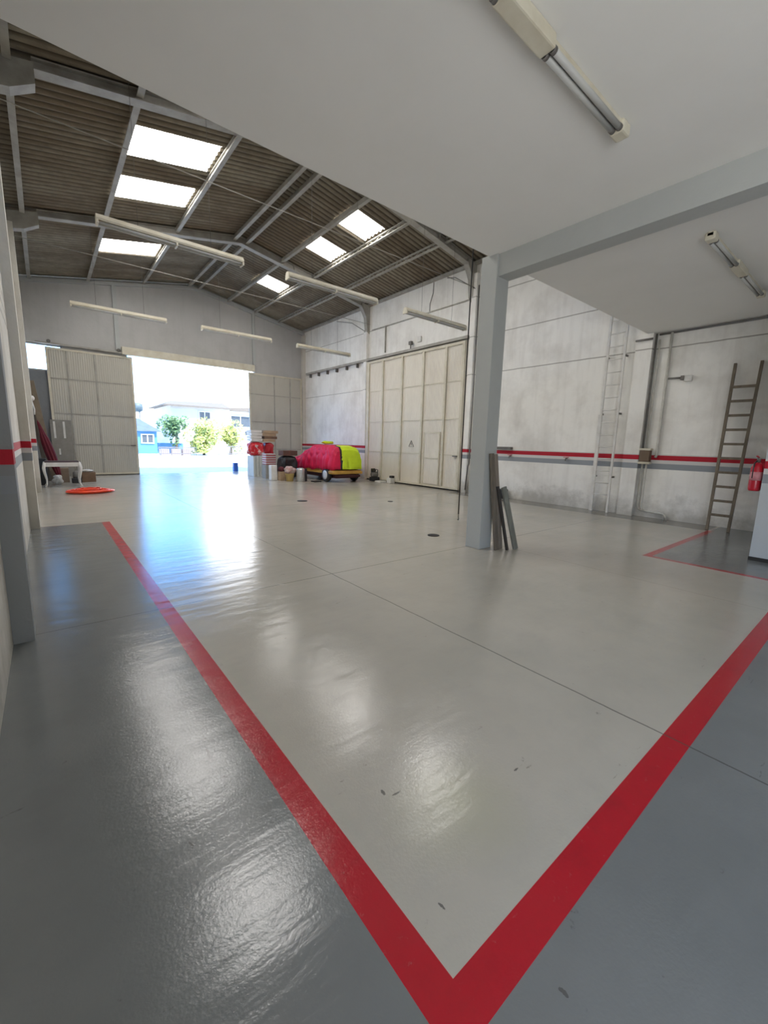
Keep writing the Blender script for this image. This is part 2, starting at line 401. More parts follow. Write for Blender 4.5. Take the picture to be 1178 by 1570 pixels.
# window_1 : glazed gap above the low wall
wf = MB().box(XL, 0.75, YB+0.05, YB+0.12, 3.77, 3.82).box(XL, 0.75, YB+0.05, YB+0.12, 4.66, 4.72).box(0.70, 0.75, YB+0.05, YB+0.12, 3.82, 4.66).box(XL, XL+0.05, YB+0.05, YB+0.12, 3.82, 4.66).build('window_1', STEEL)
struct(wf)
MB().box(XL+0.05, 0.70, YB+0.08, YB+0.09, 3.82, 4.66).build('pane', M_GLASS, wf)

# gable trim, lintel and posts
def sloped(x0, x1, y0, y1, zo, th): return [(x0, roofz(x0, ZR+zo)), (x1, roofz(x1, ZR+zo)), (x1, roofz(x1, ZR+zo)+th), (x0, roofz(x0, ZR+zo)+th)]
mb = MB().prism(sloped(XL, XC, 0, 0, -0.27, 0.12), 'y', YB-0.10, YB-0.003).prism(sloped(XC, XR, 0, 0, -0.27, 0.12), 'y', YB-0.10, YB-0.003)
struct(mb.build('trim_1', M_GREY))
struct(MB().box(2.60, 7.88, YB-0.22, YB-0.03, 4.66, 4.95).build('trim_2', CREAM, bevel=0.01))
struct(MB().box(2.42, 2.56, YB-0.10, YB-0.003, 4.80, 7.14).build('trim_3', M_GREY))
struct(MB().box(7.86, 7.98, YB-0.10, YB-0.003, 4.98, 7.22).build('trim_4', M_GREY))
struct(MB().box(XR-0.16, XR-0.002, YB-0.2, YB-0.01, 0, 6.7).build('trim_5', M_PIL))

# mezzanine slab and its beam, free-standing pillar
struct(MB().box(XL, XR, -3.98, 3.84, 4.005, 4.20).build('ceiling', M_CEIL))
struct(MB().box(4.86, 5.10, -3.98, 3.72, 3.73, 4.004).build('ceiling_beam', M_GREY))
pil = MB().box(4.83, 5.10, 3.70, 3.96, 0, 4.02).build('concrete_pillar', M_GREY, bevel=0.006)
tag(pil, 'blue-grey square pillar holding up the corner of the low ceiling', 'pillar')
# small white office block at the right edge
struct(MB().box(7.68, XR, -3.98, 1.16, 0, 4.005).build('wall_office', M_OFF))
struct(MB().box(7.655, 7.679, -3.98, 1.165, 0, 0.05).build('baseboard_office', DARKGAP))

# left wall pilasters
struct(MB().box(XL, -0.18, 3.83, 4.03, 0, 4.005).build('trim_6', M_GREYS))
struct(MB().box(XL, -0.18, 8.62, 8.98, 0, 6.5).build('trim_7', M_PIL))
struct(MB().box(XL, -0.18, 14.1, 14.4, 0, 6.5).build('trim_8', M_PIL))
# right wall pilasters
struct(MB().box(XR-0.14, XR, 3.72, 4.05, 0, 4.004).build('trim_9', M_WALLR))
struct(MB().box(XR-0.12, XR, 8.68, 8.86, 0, 6.6).build('trim_10', M_WALLR))
struct(MB().box(XR-0.12, XR, 14.2, 14.4, 0, 6.6).build('trim_11', M_WALLR))
struct(MB().box(XR-0.10, XR, 4.05, 14.2, 6.86, 6.95).box(XR-0.10, XR, 14.4, YB, 6.86, 6.95).build('trim_12', STEEL))

# ------------------------------------------------------------------ corrugated roof with skylights
PER = 0.177; AMP = 0.026
SKY_L = [(6.15, 7.2), (9.88, 10.93), (11.85, 12.9), (15.8, 16.87)]
SKY_R = [(6.3, 7.25), (10.03, 10.97), (11.97, 12.9), (15.98, 16.9)]
def roof_mesh(side, sky):
    if side == 'l': xs = [XL-0.25, 1.78, 3.40, XC]; hole = (1, 2)
    else: xs = [XC, 6.86, 7.92, XR+0.3]; hole = (1, 2)
    ys = []; y = -4.2
    while y < YB + 0.6: ys.append(y); y += PER/8
    vs = [(x, y, roofz(x) + AMP*math.sin(2*PI*y/PER)) for y in ys for x in xs]
    main, skf = [], [[], [], [], []]
    for j in range(len(ys)-1):
        for i in range(3):
            q = (j*4+i, j*4+i+1, (j+1)*4+i+1, (j+1)*4+i)
            ym = (ys[j]+ys[j+1])/2; k = None
            if i == 1:
                for kk, (a, b) in enumerate(sky):
                    if a < ym < b: k = kk
            (main if k is None else skf[k]).append(q)
    return vs, main, skf
rl = MB(); parts = []
for side, sky in (('l', SKY_L), ('r', SKY_R)):
    vs, main, skf = roof_mesh(side, sky); rl.add(vs, main, True); parts.append((side, vs, skf))
roof = struct(rl.build('roof', M_ROOF, fix=False, origin=(XC, 8, 7)))
names = {'l': 'left slope', 'r': 'right slope'}
where = ['just beyond the low ceiling edge', 'nearest the camera', 'in the middle', 'furthest away']
for side, vs, skf in parts:
    for k, fs in enumerate(skf):
        used = sorted({i for f in fs for i in f}); mp = {i: n for n, i in enumerate(used)}
        m = MB().add([vs[i] for i in used], [tuple(mp[i] for i in f) for f in fs], True)
        o = m.build('skylight_panel', M_SKYL, fix=False)
        tag(o, 'bright translucent roof panel on the %s, %s' % (names[side], where[k]), 'skylight', 'translucent roof panels')
MB_ridge = MB()
mb = MB()
for s in (-1, 1): mb.prism([(XC, ZR+0.06), (XC+s*0.3, ZR+0.0), (XC+s*0.3, ZR+0.03), (XC, ZR+0.09)], 'y', -4.2, YB+0.6)
struct(mb.build('roof_ridge_cap', M_ROOF))

# purlins: lattice steel
def purlin(x, label, lattice=True):
    t = thing('roof_purlin', (x, 4, roofz(x)-0.14), label, 'roof beam', 'steel roof purlins')
    z = roofz(x) - 0.05; y0, y1 = -3.9, YB - 0.02
    if lattice:
        MB().box(x-0.045, x+0.045, y0, y1, z-0.135, z-0.105).build('bottom_chord', STEEL, t)
        MB().box(x-0.03, x+0.03, y0, y1, z-0.012, z+0.012).build('top_chord', STEEL, t)
        web = MB(); yy = y0 + 0.1; k = 0
        while yy < y1 - 0.3:
            a, b = (z-0.105, z-0.012) if k % 2 == 0 else (z-0.012, z-0.105)
            web.bar((x, yy, a), (x, yy+0.24, b), 0.014, 0.014, (1, 0, 0)); yy += 0.24; k += 1
        web.build('web', STEEL, t)
    else:
        MB().box(x-0.05, x+0.05, y0, y1, z-0.14, z-0.115).build('bottom_chord', STEEL, t)
        MB().box(x-0.012, x+0.012, y0, y1, z-0.115, z+0.01).build('web', STEEL, t)
    return t
purlin(0.02, 'grey roof purlin along the top of the left wall', False)
purlin(1.70, 'grey roof purlin bordering the left slope skylights on the wall side', False)
purlin(3.50, 'grey roof purlin bordering the left slope skylights on the ridge side')
purlin(5.18, 'left one of the two close purlins under the ridge', False)
purlin(5.58, 'right one of the two close purlins under the ridge', False)
purlin(6.80, 'grey roof purlin bordering the right slope skylights on the ridge side', False)
purlin(8.00, 'lattice roof purlin bordering the right slope skylights on the wall side')
purlin(9.17, 'lattice roof purlin between the right skylights and the right wall')

# portal frames
def portal(y, label):
    t = thing('roof_rafter', (XC, y, 6.0), label, 'roof beam')
    def zt(x): return roofz(x, ZR-0.05)
    for s in (-1, 1):
        xe = 0.30 if s < 0 else 10.30
        zb_e = 6.82
        zb_r = 7.70
        nm = 'rafter'
        MB().prism([(xe, zb_e), (XC, zb_r), (XC, zt(XC)), (xe, zt(xe))], 'y', y-0.012, y+0.012).build(nm, STEEL, t)
        fl = MB().prism([(xe, zb_e-0.025), (XC, zb_r-0.025), (XC, zb_r), (xe, zb_e)], 'y', y-0.10, y+0.10)
        fl.prism([(xe, zt(xe)-0.02), (XC, zt(XC)-0.02), (XC, zt(XC)), (xe, zt(xe))], 'y', y-0.08, y+0.08)
        fl.build('flange', STEEL, t)
        for k, f in enumerate((0.28, 0.62)):
            x = xe + (XC-xe)*f; zb = zb_e + (zb_r-zb_e)*f
            MB().box(x-0.008, x+0.008, y-0.09, y+0.09, zb, zt(x)-0.02).build('stiffener', STEEL, t)
        if s < 0:
            MB().prism([(XL+0.001, 6.35), (0.02, 6.42), (0.32, 6.60), (0.32, 6.88), (XL+0.001, 6.74)], 'y', y-0.11, y+0.11).build('haunch', STEEL, t)
        else:
            MB().prism([(10.15, 6.80), (10.36, 6.45), (10.42, 5.95), (10.535, 5.85), (10.535, 6.90), (10.15, 6.95)], 'y', y-0.09, y+0.09).build('haunch', STEEL, t)
    mb = MB().tube([(XL+0.02, y-0.13, 6.20), (XR-0.02, y-0.13, 6.20)], 0.008, 6)
    mb.build('tie_rod', STEEL, t)
    return t
portal(8.9, 'grey steel roof rafter with haunches, the nearer of the two')
portal(14.25, 'grey steel roof rafter with haunches, the one further back')

# ------------------------------------------------------------------ sliding doors
def leaf(name, x0, x1, z1, verts, hors, y, handle=None):
    t = MB().box(x0, x1, y-0.04, y, 0.03, z1).build(name, M_LEAF); struct(t)
    fr = MB().box(x0, x0+0.07, y-0.062, y-0.041, 0.03, z1).box(x1-0.07, x1, y-0.062, y-0.041, 0.03, z1)
    fr.box(x0+0.07, x1-0.07, y-0.062, y-0.041, z1-0.07, z1).box(x0+0.07, x1-0.07, y-0.062, y-0.041, 0.03, 0.10)
    fr.build('frame', CREAM, t)
    for v in verts: MB().box(v-0.025, v+0.025, y-0.058, y-0.041, 0.10, z1-0.07).build('rib', STEEL, t)
    for h in hors: MB().box(x0+0.07, x1-0.07, y-0.056, y-0.041, h-0.02, h+0.02).build('rail', STEEL, t)
    MB().box(x0, x1, y-0.03, y-0.01, 0.001, 0.028).build('bottom_seal', DARKGAP, t)
    if handle: MB().bar((handle-0.09, y-0.09, 1.17), (handle+0.09, y-0.09, 1.17), 0.03, 0.03).build('handle', STEEL_D, t)
    return t
leaf('door_1', 0.26, 2.93, 4.60, (0.85, 1.70), (3.54, 2.30, 1.18), YB-0.04, 2.76)
leaf('door_2', 7.62, 10.36, 4.62, (8.88, 9.72), (3.66, 2.38, 1.09), YB-0.04)
tr = MB().box(0.0, 2.6, YB-0.12, YB-0.03, 4.70, 4.76).build('door_track', STEEL)
tag(tr, 'thin grey steel track above the left sliding door of the back opening', 'rail')
for x in (0.38, 2.5): MB().lathe((x, YB-0.13, 4.80), [(0.04, -0.02), (0.06, 0), (0.06, 0.02), (0.04, 0.04)], 14, 'y').build('roller', STEEL_D, tr)
# big cream door on the right wall
xd = XR - 0.06
t = MB().box(xd, xd+0.04, 9.02, 14.10, 0.05, 4.74).build('door_3', M_CREAM); struct(t)
fr = MB().box(xd-0.05, xd-0.001, 9.02, 9.12, 0.05, 4.74).box(xd-0.05, xd-0.001, 14.0, 14.10, 0.05, 4.74).box(xd-0.05, xd-0.001, 9.12, 14.0, 4.66, 4.74).box(xd-0.05, xd-0.001, 9.12, 14.0, 0.05, 0.11)
fr.build('frame', CREAM, t)
for y in (13.12, 11.98, 10.86, 9.80): MB().box(xd-0.06, xd-0.001, y-0.04, y+0.04, 0.11, 4.66).build('rib', M_CREAM if False else CREAM, t)
for z in (3.56, 2.36, 1.18): MB().box(xd-0.018, xd-0.001, 9.12, 14.0, z-0.018, z+0.018).build('rail', CREAM, t)
wk = MB().box(xd-0.035, xd-0.019, 9.92, 10.72, 0.14, 1.94).build('wicket_door', M_CREAM, t)
MB().box(xd-0.05, xd-0.036, 9.92, 9.97, 0.14, 1.94).box(xd-0.05, xd-0.036, 10.67, 10.72, 0.14, 1.94).box(xd-0.05, xd-0.036, 9.97, 10.67, 1.89, 1.94).box(xd-0.05, xd-0.036, 9.97, 10.67, 1.02, 1.06).build('wicket_frame', CREAM, wk)
MB().box(xd-0.08, xd-0.02, 9.10, 9.30, 1.13, 1.17).build('handle', STEEL_D, t)
MB().box(xd, xd+0.03, 9.05, 14.08, 0.001, 0.048).build('bottom_seal', DARKGAP, t)
tr = MB().box(XR-0.16, XR-0.005, 8.90, 19.2, 4.78, 4.86).build('door_track', STEEL)
tag(tr, 'long grey steel track above the big cream door on the right wall', 'rail')
for y in (14.9, 15.7, 16.5, 17.3, 18.1, 18.9): MB().box(XR-0.12, XR-0.003, y-0.025, y+0.025, 4.62, 4.78).build('bracket', STEEL_D, tr)
struct(MB().box(XR-0.10, XR, 14.12, 14.19, 0, 4.76).build('trim_13', CREAM))
# triangular notice on the door
yn = 11.38; mb = MB()
for a, b in (((-.13, 0), (.13, 0)), ((.13, 0), (0, .22)), ((0, .22), (-.13, 0))):
    mb.bar((xd-0.008, yn+a[0], 1.42+a[1]), (xd-0.008, yn+b[0], 1.42+b[1]), 0.008, 0.022, (1, 0, 0))
mb.box(xd-0.012, xd-0.004, yn-0.012, yn+0.012, 1.47, 1.56)
tag(mb.build('warning_sticker', STEEL_D), 'small dark triangular mark on the big cream door', 'sign')
# devices above that door
t = thing('floodlight', (XR-0.1, 11.55, 5.0), 'small dark lamp on a stub above the cream door', 'lamp')
MB().box(XR-0.16, XR-0.06, 11.48, 11.62, 5.0, 5.12).build('head', STEEL_D, t, bevel=0.01)
MB().tube([(XR-0.11, 11.55, 4.87), (XR-0.11, 11.55, 5.0)], 0.02, 8).build('stub', STEEL_D, t)
tag(MB().box(XR-0.06, XR-0.002, 11.1, 11.28, 5.06, 5.24).build('alarm_box', WHITE, bevel=0.01), 'small white box on the wall above the cream door', 'electrical box')

# ------------------------------------------------------------------ fluorescent fixtures
def lamp(loc, label, wires=(), group='hanging fluorescent fixtures', L=2.40):
    x, y, z = loc; t = thing('fluorescent_fixture', loc, label, 'ceiling lamp', group)
    MB().prism([(y-0.075, z+0.0), (y+0.075, z+0.0), (y+0.085, z+0.03), (y+0.04, z+0.10), (y-0.04, z+0.10), (y-0.085, z+0.03)], 'x', x, x+L).build('housing', CREAM, t)
    for s in (-1, 1):
        for k in range(2):
            a = x + 0.04 + k*(L/2 - 0.02)
            MB().tube([(a, y+s*0.045, z-0.024), (a+L/2-0.06, y+s*0.045, z-0.024)], 0.019, 10).build('tube', TUBE, t)
    for a in (x, x+L/2-0.02, x+L-0.03): MB().box(a, a+0.03, y-0.085, y+0.085, z-0.05, z+0.001).build('lamp_holder', CREAM, t)
    for wx, top in wires: MB().tube([(x+wx, y, z+0.075), (x+wx, y, top)], 0.0035, 6).build('hanging_wire', STEEL_D, t)
    return t
def wires(x, L=2.4): return [(w, roofz(x+w, ZR-0.05)) for w in (0.6, L-0.6)]
R1 = [(0.93, 'cream twin tube fixture hanging in the near row at the left'), (4.28, 'cream twin tube fixture hanging in the near row, middle'), (7.63, 'cream twin tube fixture hanging in the near row beside the pillar')]
for x, lb in R1: lamp((x, 8.72, 4.94), lb, wires(x))
R2 = [(0.84, 'cream twin tube fixture hanging in the far row at the left'), (4.28, 'cream twin tube fixture hanging in the far row, middle'), (7.72, 'cream twin tube fixture hanging in the far row at the right wall')]
for x, lb in R2: lamp((x, 14.95, 5.06), lb, wires(x))
# surface mounted fixtures below the low ceiling
def flat_lamp(x0, x1, y, label, w=0.056):
    z = 4.004; t = thing('ceiling_fixture', ((x0+x1)/2, y, z-0.1), label, 'ceiling lamp', 'fixtures on the low ceiling')
    xm = (x0+x1)/2
    MB().box(x0, x1, y-w*0.5, y+w*0.5, z-0.045, z-0.001).build('base_channel', CREAM, t)
    MB().box(xm-0.30, xm+0.20, y-w, y+w, z-0.085, z-0.001).build('ballast_box', CREAM, t, bevel=0.012)
    for a, b in ((x0, x0+0.13), (x1-0.13, x1)):
        MB().box(a, b, y-w*0.95, y+w*0.95, z-0.09, z-0.001).build('end_cap', CREAM, t, bevel=0.015)
    for s in (-1, 1):
        for a, b in ((x0+0.13, xm-0.30), (xm+0.20, x1-0.13)):
            MB().tube([(a, y+s*0.026, z-0.066), (b, y+s*0.026, z-0.066)], 0.021, 12).build('tube', TUBE, t)
            for e0 in (a, b-0.03): MB().tube([(e0, y+s*0.026, z-0.066), (e0+0.03, y+s*0.026, z-0.066)], 0.024, 12).build('tube_socket', STEEL_D, t)
    return t
flat_lamp(1.12, 3.76, 1.74, 'cream tube fixture on the low ceiling, nearest the camera')
flat_lamp(6.15, 8.98, 1.74, 'cream tube fixture on the low ceiling beyond the grey beam')

# ------------------------------------------------------------------ right wall fittings
def pipe(name, pts, r, m, label, cat='pipe'): return tag(MB().tube(pts, r, 10).build(name, m), label, cat)
pipe('conduit', [(XR-0.03, 3.64, 3.97), (XR-0.03, -3.9, 3.97)], 0.022, CONDUIT, 'dark conduit along the top of the right wall under the low ceiling')
pipe('conduit', [(XR-0.05, 3.685, 3.99), (XR-0.05, 3.685, 1.52)], 0.022, CONDUIT, 'dark vertical conduit tight against the right wall pilaster')
pipe('conduit', [(XR-0.05, 3.61, 3.86), (XR-0.05, 3.61, 1.52)], 0.018, PIPE, 'grey vertical conduit between the dark one and the pale pipe')
pipe('conduit', [(XR-0.04, 3.40, 3.97), (XR-0.04, 3.40, 1.40), (XR-0.04, 3.42, 1.35)], 0.026, PIPE, 'thick pale vertical pipe right of the pilaster conduits')
pipe('conduit', [(XR-0.17, 4.05, 3.88), (XR-0.17, 3.715, 3.88)], 0.022, CONDUIT, 'short dark conduit across the pilaster below the ceiling')
pipe('conduit', [(XR-0.035, 3.37, 3.03), (XR-0.035, 3.12, 3.02)], 0.02, CONDUIT, 'short dark horizontal conduit leading to the white wall box')
t = thing('socket_box', (XR-0.03, 3.02, 2.94), 'white wall box at the end of the short conduit', 'electrical box')
MB().box(XR-0.08, XR-0.001, 2.93, 3.07, 2.94, 3.06).build('box', WHITE, t, bevel=0.008)
MB().box(XR-0.09, XR-0.01, 3.071, 3.13, 2.97, 3.06).build('coupling', CONDUIT, t)
t = thing('fuse_box', (XR-0.1, 3.66, 1.24), 'brown fuse box with cream edges on the red wall stripe', 'electrical box')
MB().box(XR-0.14, XR-0.002, 3.51, 3.71, 1.25, 1.50).build('cover', mat('brown_cover', (0.16, 0.11, 0.07), 0.6), t)
for z in (1.20, 1.50): MB().box(XR-0.16, XR-0.002, 3.49, 3.715, z, z+0.045).build('cream_edge', CREAM, t)
for k, (y0, ye) in enumerate(((3.66, 3.12), (3.56, 3.06))):
    dx = 0.04 + 0.05*k
    pipe('drain_pipe', [(XR-dx, y0, 1.20), (XR-dx, y0, 0.24), (XR-dx, y0-0.03, 0.17), (XR-dx, y0-0.1, 0.14), (XR-dx, ye+0.06, 0.13), (XR-dx, ye, 0.09), (XR-dx, ye-0.02, 0.0)], 0.022, PIPE,
         'pale pipe below the fuse box, %s' % ('the one nearer the pilaster' if k == 0 else 'the one further from the pilaster'))
# red rail hooks, bracket
for y, lb in ((7.15, 'small dark tap under the red stripe beside the pillar'), (5.45, 'small dark tap under the red stripe left of the white ladder')):
    t = thing('wall_tap', (XR-0.04, y, 1.15), lb, 'tap')
    MB().tube([(XR-0.002, y, 1.24), (XR-0.08, y, 1.24), (XR-0.09, y, 1.18)], 0.014, 8).build('spout', STEEL_D, t)
    MB().box(XR-0.09, XR-0.03, y-0.06, y+0.06, 1.265, 1.28).build('lever', REDM, t)
tag(MB().box(XR-0.12, XR-0.002, 7.1, 7.62, 1.42, 1.50).build('wall_bracket', STEEL_D, bevel=0.01), 'dark flat bracket on the right wall beside the pillar', 'bracket')
tag(MB().box(XR-0.25, XR-0.05, 7.12, 7.36, 0, 0.27).build('black_box', BLACK, bevel=0.02), 'small black box on the floor at the right wall behind the planks', 'box')
pipe('drain_pipe', [(XR-0.16, 8.56, 6.2), (XR-0.16, 8.56, 0.95), (XR-0.16, 8.60, 0.85), (XR-0.16, 8.66, 0.1)], 0.022, CONDUIT, 'dark vertical pipe on the grey column left of the pillar')
pipe('cable', [(XR-0.02, 10.6, 6.84), (XR-0.02, 10.62, 6.5), (XR-0.02, 10.75, 6.2), (XR-0.02, 10.75, 5.95)], 0.01, CONDUIT, 'thin cable dropping down the right wall behind the hanging fixture', 'cable')
pipe('conduit', [(XR-0.03, 8.9, 5.93), (XR-0.03, 13.95, 5.95)], 0.018, PIPE, 'thin horizontal pipe high on the right wall above the cream door')
pipe('drain_pipe', [(XR-0.03, 13.1, 5.95), (XR-0.03, 13.1, 4.98)], 0.03, STEEL, 'short vertical pipe above the cream door')
pipe('cable', [(XR-0.02, 10.0, 6.82), (XR-0.3, 9.4, 6.6), (XR-0.14, 8.72, 6.15)], 0.012, CONDUIT, 'dark cable stretched from roof edge to the column left of the pillar', 'cable')
pipe('cable', [(XR-0.02, 16.6, 6.8), (XR-0.02, 15.4, 6.5), (XR-0.13, 14.3, 5.95)], 0.012, CONDUIT, 'dark cable from roof edge to the far right column', 'cable')
# hoist rope
t = thing('hoist_rope', (6.27, 5.36, 0.1), 'dark rope hanging from the roof down to the floor left of the pillar', 'rope')
MB().tube([(6.27, 5.36, roofz(6.27)-0.05), (6.275, 5.36, 5), (6.265, 5.36, 3), (6.27, 5.36, 0.16)], 0.011, 8).build('rope', DARKGAP, t)
MB().tube([(6.27, 5.36, 0.17), (6.27, 5.36, 0.10), (6.285, 5.36, 0.06), (6.27, 5.36, 0.04), (6.25, 5.36, 0.06)], 0.009, 8).build('hook', STEEL_D, t)
# pipe box beside rope top of the right column
# ladders
t = thing('wall_ladder', (XR-0.15, 4.45, 0), 'tall white steel ladder fixed upright to the right wall', 'ladder')
xl = XR-0.14
for y in (4.64, 4.27): MB().bar((xl, y, 0), (xl, y, 6.3), 0.045, 0.045, (1, 0, 0)).build('rail', WHITE, t)
MB().bar((xl+0.045, 4.70, 2.32), (xl+0.045, 4.70, 0), 0.035, 0.035, (1, 0, 0)).build('rail', WHITE, t)
k = 0.42
while k < 6.2:
    MB().tube([(xl, 4.27, k), (xl, 4.64, k)], 0.014, 8).build('rung', WHITE, t); k += 0.285
for z in (0.85, 2.33, 3.62): 
    for y in (4.66, 4.25): MB().box(xl, XR-0.002, y-0.012, y+0.012, z-0.02, z+0.02).build('wall_fixing', STEEL_D, t)
t = thing('leaning_ladder', (9.95, 2.04, 0), 'brown wooden ladder leaning against the right wall', 'ladder')
def lp(y, f): return (9.96 + (10.51-9.96)*f, y, 3.20*f)
for yb, yt in ((2.19, 2.26), (1.86, 1.87)):
    MB().bar(lp(yb, 0), lp(yt, 1), 0.045, 0.05, (1, 0, 0)).build('rail', LADW, t)
for i in range(10):
    f = (0.30 + i*0.272) / 3.2
    a, b = lp(2.19+0.07*f, f), lp(1.86+0.01*f, f)
    MB().bar(a, b, 0.06, 0.045).build('rung', LADW, t)
# extinguisher on the office corner
t = thing('fire_extinguisher', (7.80, 1.26, 0.95), 'red fire extinguisher hanging at the pale office corner', 'fire extinguisher')
MB().lathe((7.81, 1.25, 0.97), [(0.055, 0), (0.068, 0.015), (0.072, 0.04), (0.072, 0.33), (0.05, 0.38), (0.025, 0.40)], 18).build('cylinder', REDM, t)
MB().lathe((7.81, 1.25, 1.37), [(0.022, 0), (0.022, 0.05), (0.012, 0.06)], 10).build('valve', STEEL_D, t)
MB().bar((7.81, 1.25, 1.44), (7.72, 1.26, 1.46), 0.02, 0.012).build('lever', REDM, t)
MB().tube([(7.80, 1.26, 1.40), (7.75, 1.28, 1.36), (7.75, 1.28, 1.15)], 0.010, 8).build('hose', BLACK, t)
MB().box(7.78, 7.84, 1.162, 1.20, 1.30, 1.36).build('wall_hook', REDM, t)
MB().lathe((7.81, 1.25, 1.12), [(0.0735, 0), (0.0735, 0.12)], 18).build('highlight_band', mat('pale_pink_highlight', (0.6, 0.25, 0.27), 0.5), t)  # pale pink band paints a highlight onto the red cylinder

# planks leaning on the pillar
def plank(p, q, w, th, m, label, up=(0, 1, 0)):
    return tag(MB().bar(p, q, w, th, up).build('wooden_plank', m, bevel=0.003), label, 'plank', 'planks leaning on the pillar')
plank((5.03, 3.545, 0.0), (4.945, 3.675, 1.40), 0.085, 0.03, WOODD, 'tallest dark weathered plank leaning on the pillar, at the left', (0, 1, 0.1))
plank((5.15, 3.56, 0.0), (5.035, 3.675, 1.39), 0.075, 0.03, mat('brown_grey_wood', (0.26, 0.22, 0.18), .85, 0, (.17, .14, .11), 3, stretch=(6, 6, .6)), 'tall brown plank right behind the shorter planks on the pillar', (0, 1, 0.1))
plank((5.17, 3.455, 0.0), (5.05, 3.61, 0.93), 0.045, 0.03, mat('plank_gap_shade', (0.05, 0.045, 0.04), 0.8), 'dark narrow strip painted as the shaded gap in the plank bundle', (0, 1, 0.1))  # dark strip standing for the shade in the gap between planks
plank((5.33, 3.42, 0.0), (5.15, 3.575, 0.92), 0.10, 0.03, WOODG, 'short grey-green board leaning at the right of the plank bundle', (0, 1, 0.1))

# floor covers
for x, y, r, lb in ((4.95, 4.75, 0.10, 'dark drain cover on the floor left of the pillar'), (5.0, 9.47, 0.13, 'dark drain cover in the middle of the hall floor'), (6.96, 8.3, 0.07, 'tiny dark drain cover between pillar and covered car')):
    tag(MB().lathe((x, y, 0.0), [(r, 0), (r, 0.006), (r*0.8, 0.010), (0.01, 0.010)], 20).build('drain_cover', DARKGAP), lb, 'drain cover')

# ------------------------------------------------------------------ covered car
cx0, y0, y1 = 8.92, 13.22, 17.05
def prof(t):       # t 0..1 along the length: half width, top height, bottom
    ks = [(0, .60, 1.22, .50), (.03, .67, 1.34, .48), (.12, .69, 1.39, .47), (.47, .69, 1.39, .44), (.60, .69, 1.22, .41), (.72, .69, 1.02, .39), (.80, .68, .92, .39), (.92, .66, .84, .40), (.97, .58, .78, .42), (1, .50, .66, .46)]
    for a, b in zip(ks, ks[1:]):
        if t <= b[0]:
            u = (t-a[0])/(b[0]-a[0]); u = u*u*(3-2*u); return [a[i]+(b[i]-a[i])*u for i in (1, 2, 3)]
    return ks[-1][1:]
def spow(v, p): return math.copysign(abs(v)**p, v)
def carsurf(k=1.0, wr=1.0):
    def f(u, v):
        s = 1.0; t = u
        if u < 0.12: s = math.sin(u/0.12*PI/2)**0.55; t = 0
        elif u > 0.92: s = math.cos((u-0.92)/0.08*PI/2)**0.6 if u < 1 else 0.0; t = 1
        else: t = (u-0.12)/0.80
        w_, h_, b_ = prof(t)
        a = PI*(1-v)
        taper = 1 - 0.13*max(0, math.sin(a))**1.2
        x = w_*spow(math.cos(a), 0.36)*taper; z = (h_-b_)*max(0, math.sin(a))**0.52
        y = y0 + (y1-y0)*t
        # folds of cloth: hanging pleats that widen towards the hem
        fold = wr*(0.030*math.sin(u*50+4*math.sin(v*7+u*6)) + 0.020*math.sin(u*97-v*14+2*math.sin(v*11)) + 0.012*math.sin(u*31+v*33))*(0.25+abs(math.cos(a)))
        xx = cx0 + (x + math.copysign(fold, x if abs(x) > .02 else 1)*min(1, abs(x)*4))*s*k
        zz = b_ + z*(s*0.5+0.5 if s < 1 else 1)*k + (0.03*wr*math.sin(u*41)*(1-math.sin(a)))
        if s < 1: zz = b_ + z*(0.15+0.85*s**0.35)*k
        yy = y + (0.13*(1-s) if False else 0)
        if u < 0.12: yy = y - 0.05*(1-s) - 0.06*(1-z/(h_-b_))
        return Vector((xx, yy, zz))
    return f
PINK = mat('crimson_cover_cloth', (0.68, 0.002, 0.065), 0.6, 0, (0.50, 0.002, 0.045), 2.5, bmp=0.25, bscale=9)
LIME = mat('hi_vis_lime_cloth', (0.62, 0.80, 0.015), 0.55, 0, (0.52, 0.68, 0.01), 3, bmp=0.2, bscale=10)
def is_lime(c): return c.x > 8.63 and (c.y < 13.62)
def is_band(c): return 8.55 < c.x <= 8.63 and c.y < 13.62
cv = MB().grid(carsurf(), 130, 90, lambda c: not is_lime(c) and not is_band(c)).build('car_cover', PINK, fix=False, solid=0.008)
tag(cv, 'crimson cloth cover draped over the parked car', 'car cover')
lt_ = MB().grid(carsurf(1.004, .5), 160, 140, is_lime).build('hi_vis_sheet', LIME, fix=False, solid=0.008)
tag(lt_, 'lime yellow sheet over the camera end of the covered car', 'sheet')
bd = MB().grid(carsurf(1.006, .5), 160, 140, is_band).build('black_edge', BLACK, lt_, fix=False)
t = thing('car', (cx0, (y0+y1)/2, 0), 'small yellow car under a crimson cover parked along the right wall', 'car')
GOLD = mat('yellow_car_paint', (0.55, 0.32, 0.06), 0.3, 0, (0.42, 0.22, 0.04), 3)
UND = mat('maroon_underside', (0.05, 0.008, 0.01), 0.7)
def rrect(x0, x1, ya, yb, r, n=5):
    pts = []
    for cx, cy, a0 in ((x1-r, yb-r, 0), (x0+r, yb-r, 90), (x0+r, ya+r, 180), (x1-r, ya+r, 270)):
        for k in range(n+1):
            a = math.radians(a0+90*k/n); pts.append((cx+r*math.cos(a), cy+r*math.sin(a)))
    return pts
MB().prism(rrect(cx0-.70, cx0+.70, y0-.10, y1+.03, .16), 'z', 0.32, 0.42).build('lower_body', GOLD, t, bevel=0.02)
MB().prism(rrect(cx0-.66, cx0+.66, y0-.06, y1, .15), 'z', 0.42, 0.46).build('sill', GOLD, t)
MB().prism(rrect(cx0-.52, cx0+.52, y0+.02, y1-.06, .12), 'z', 0.16, 0.319).build('underside', UND, t)
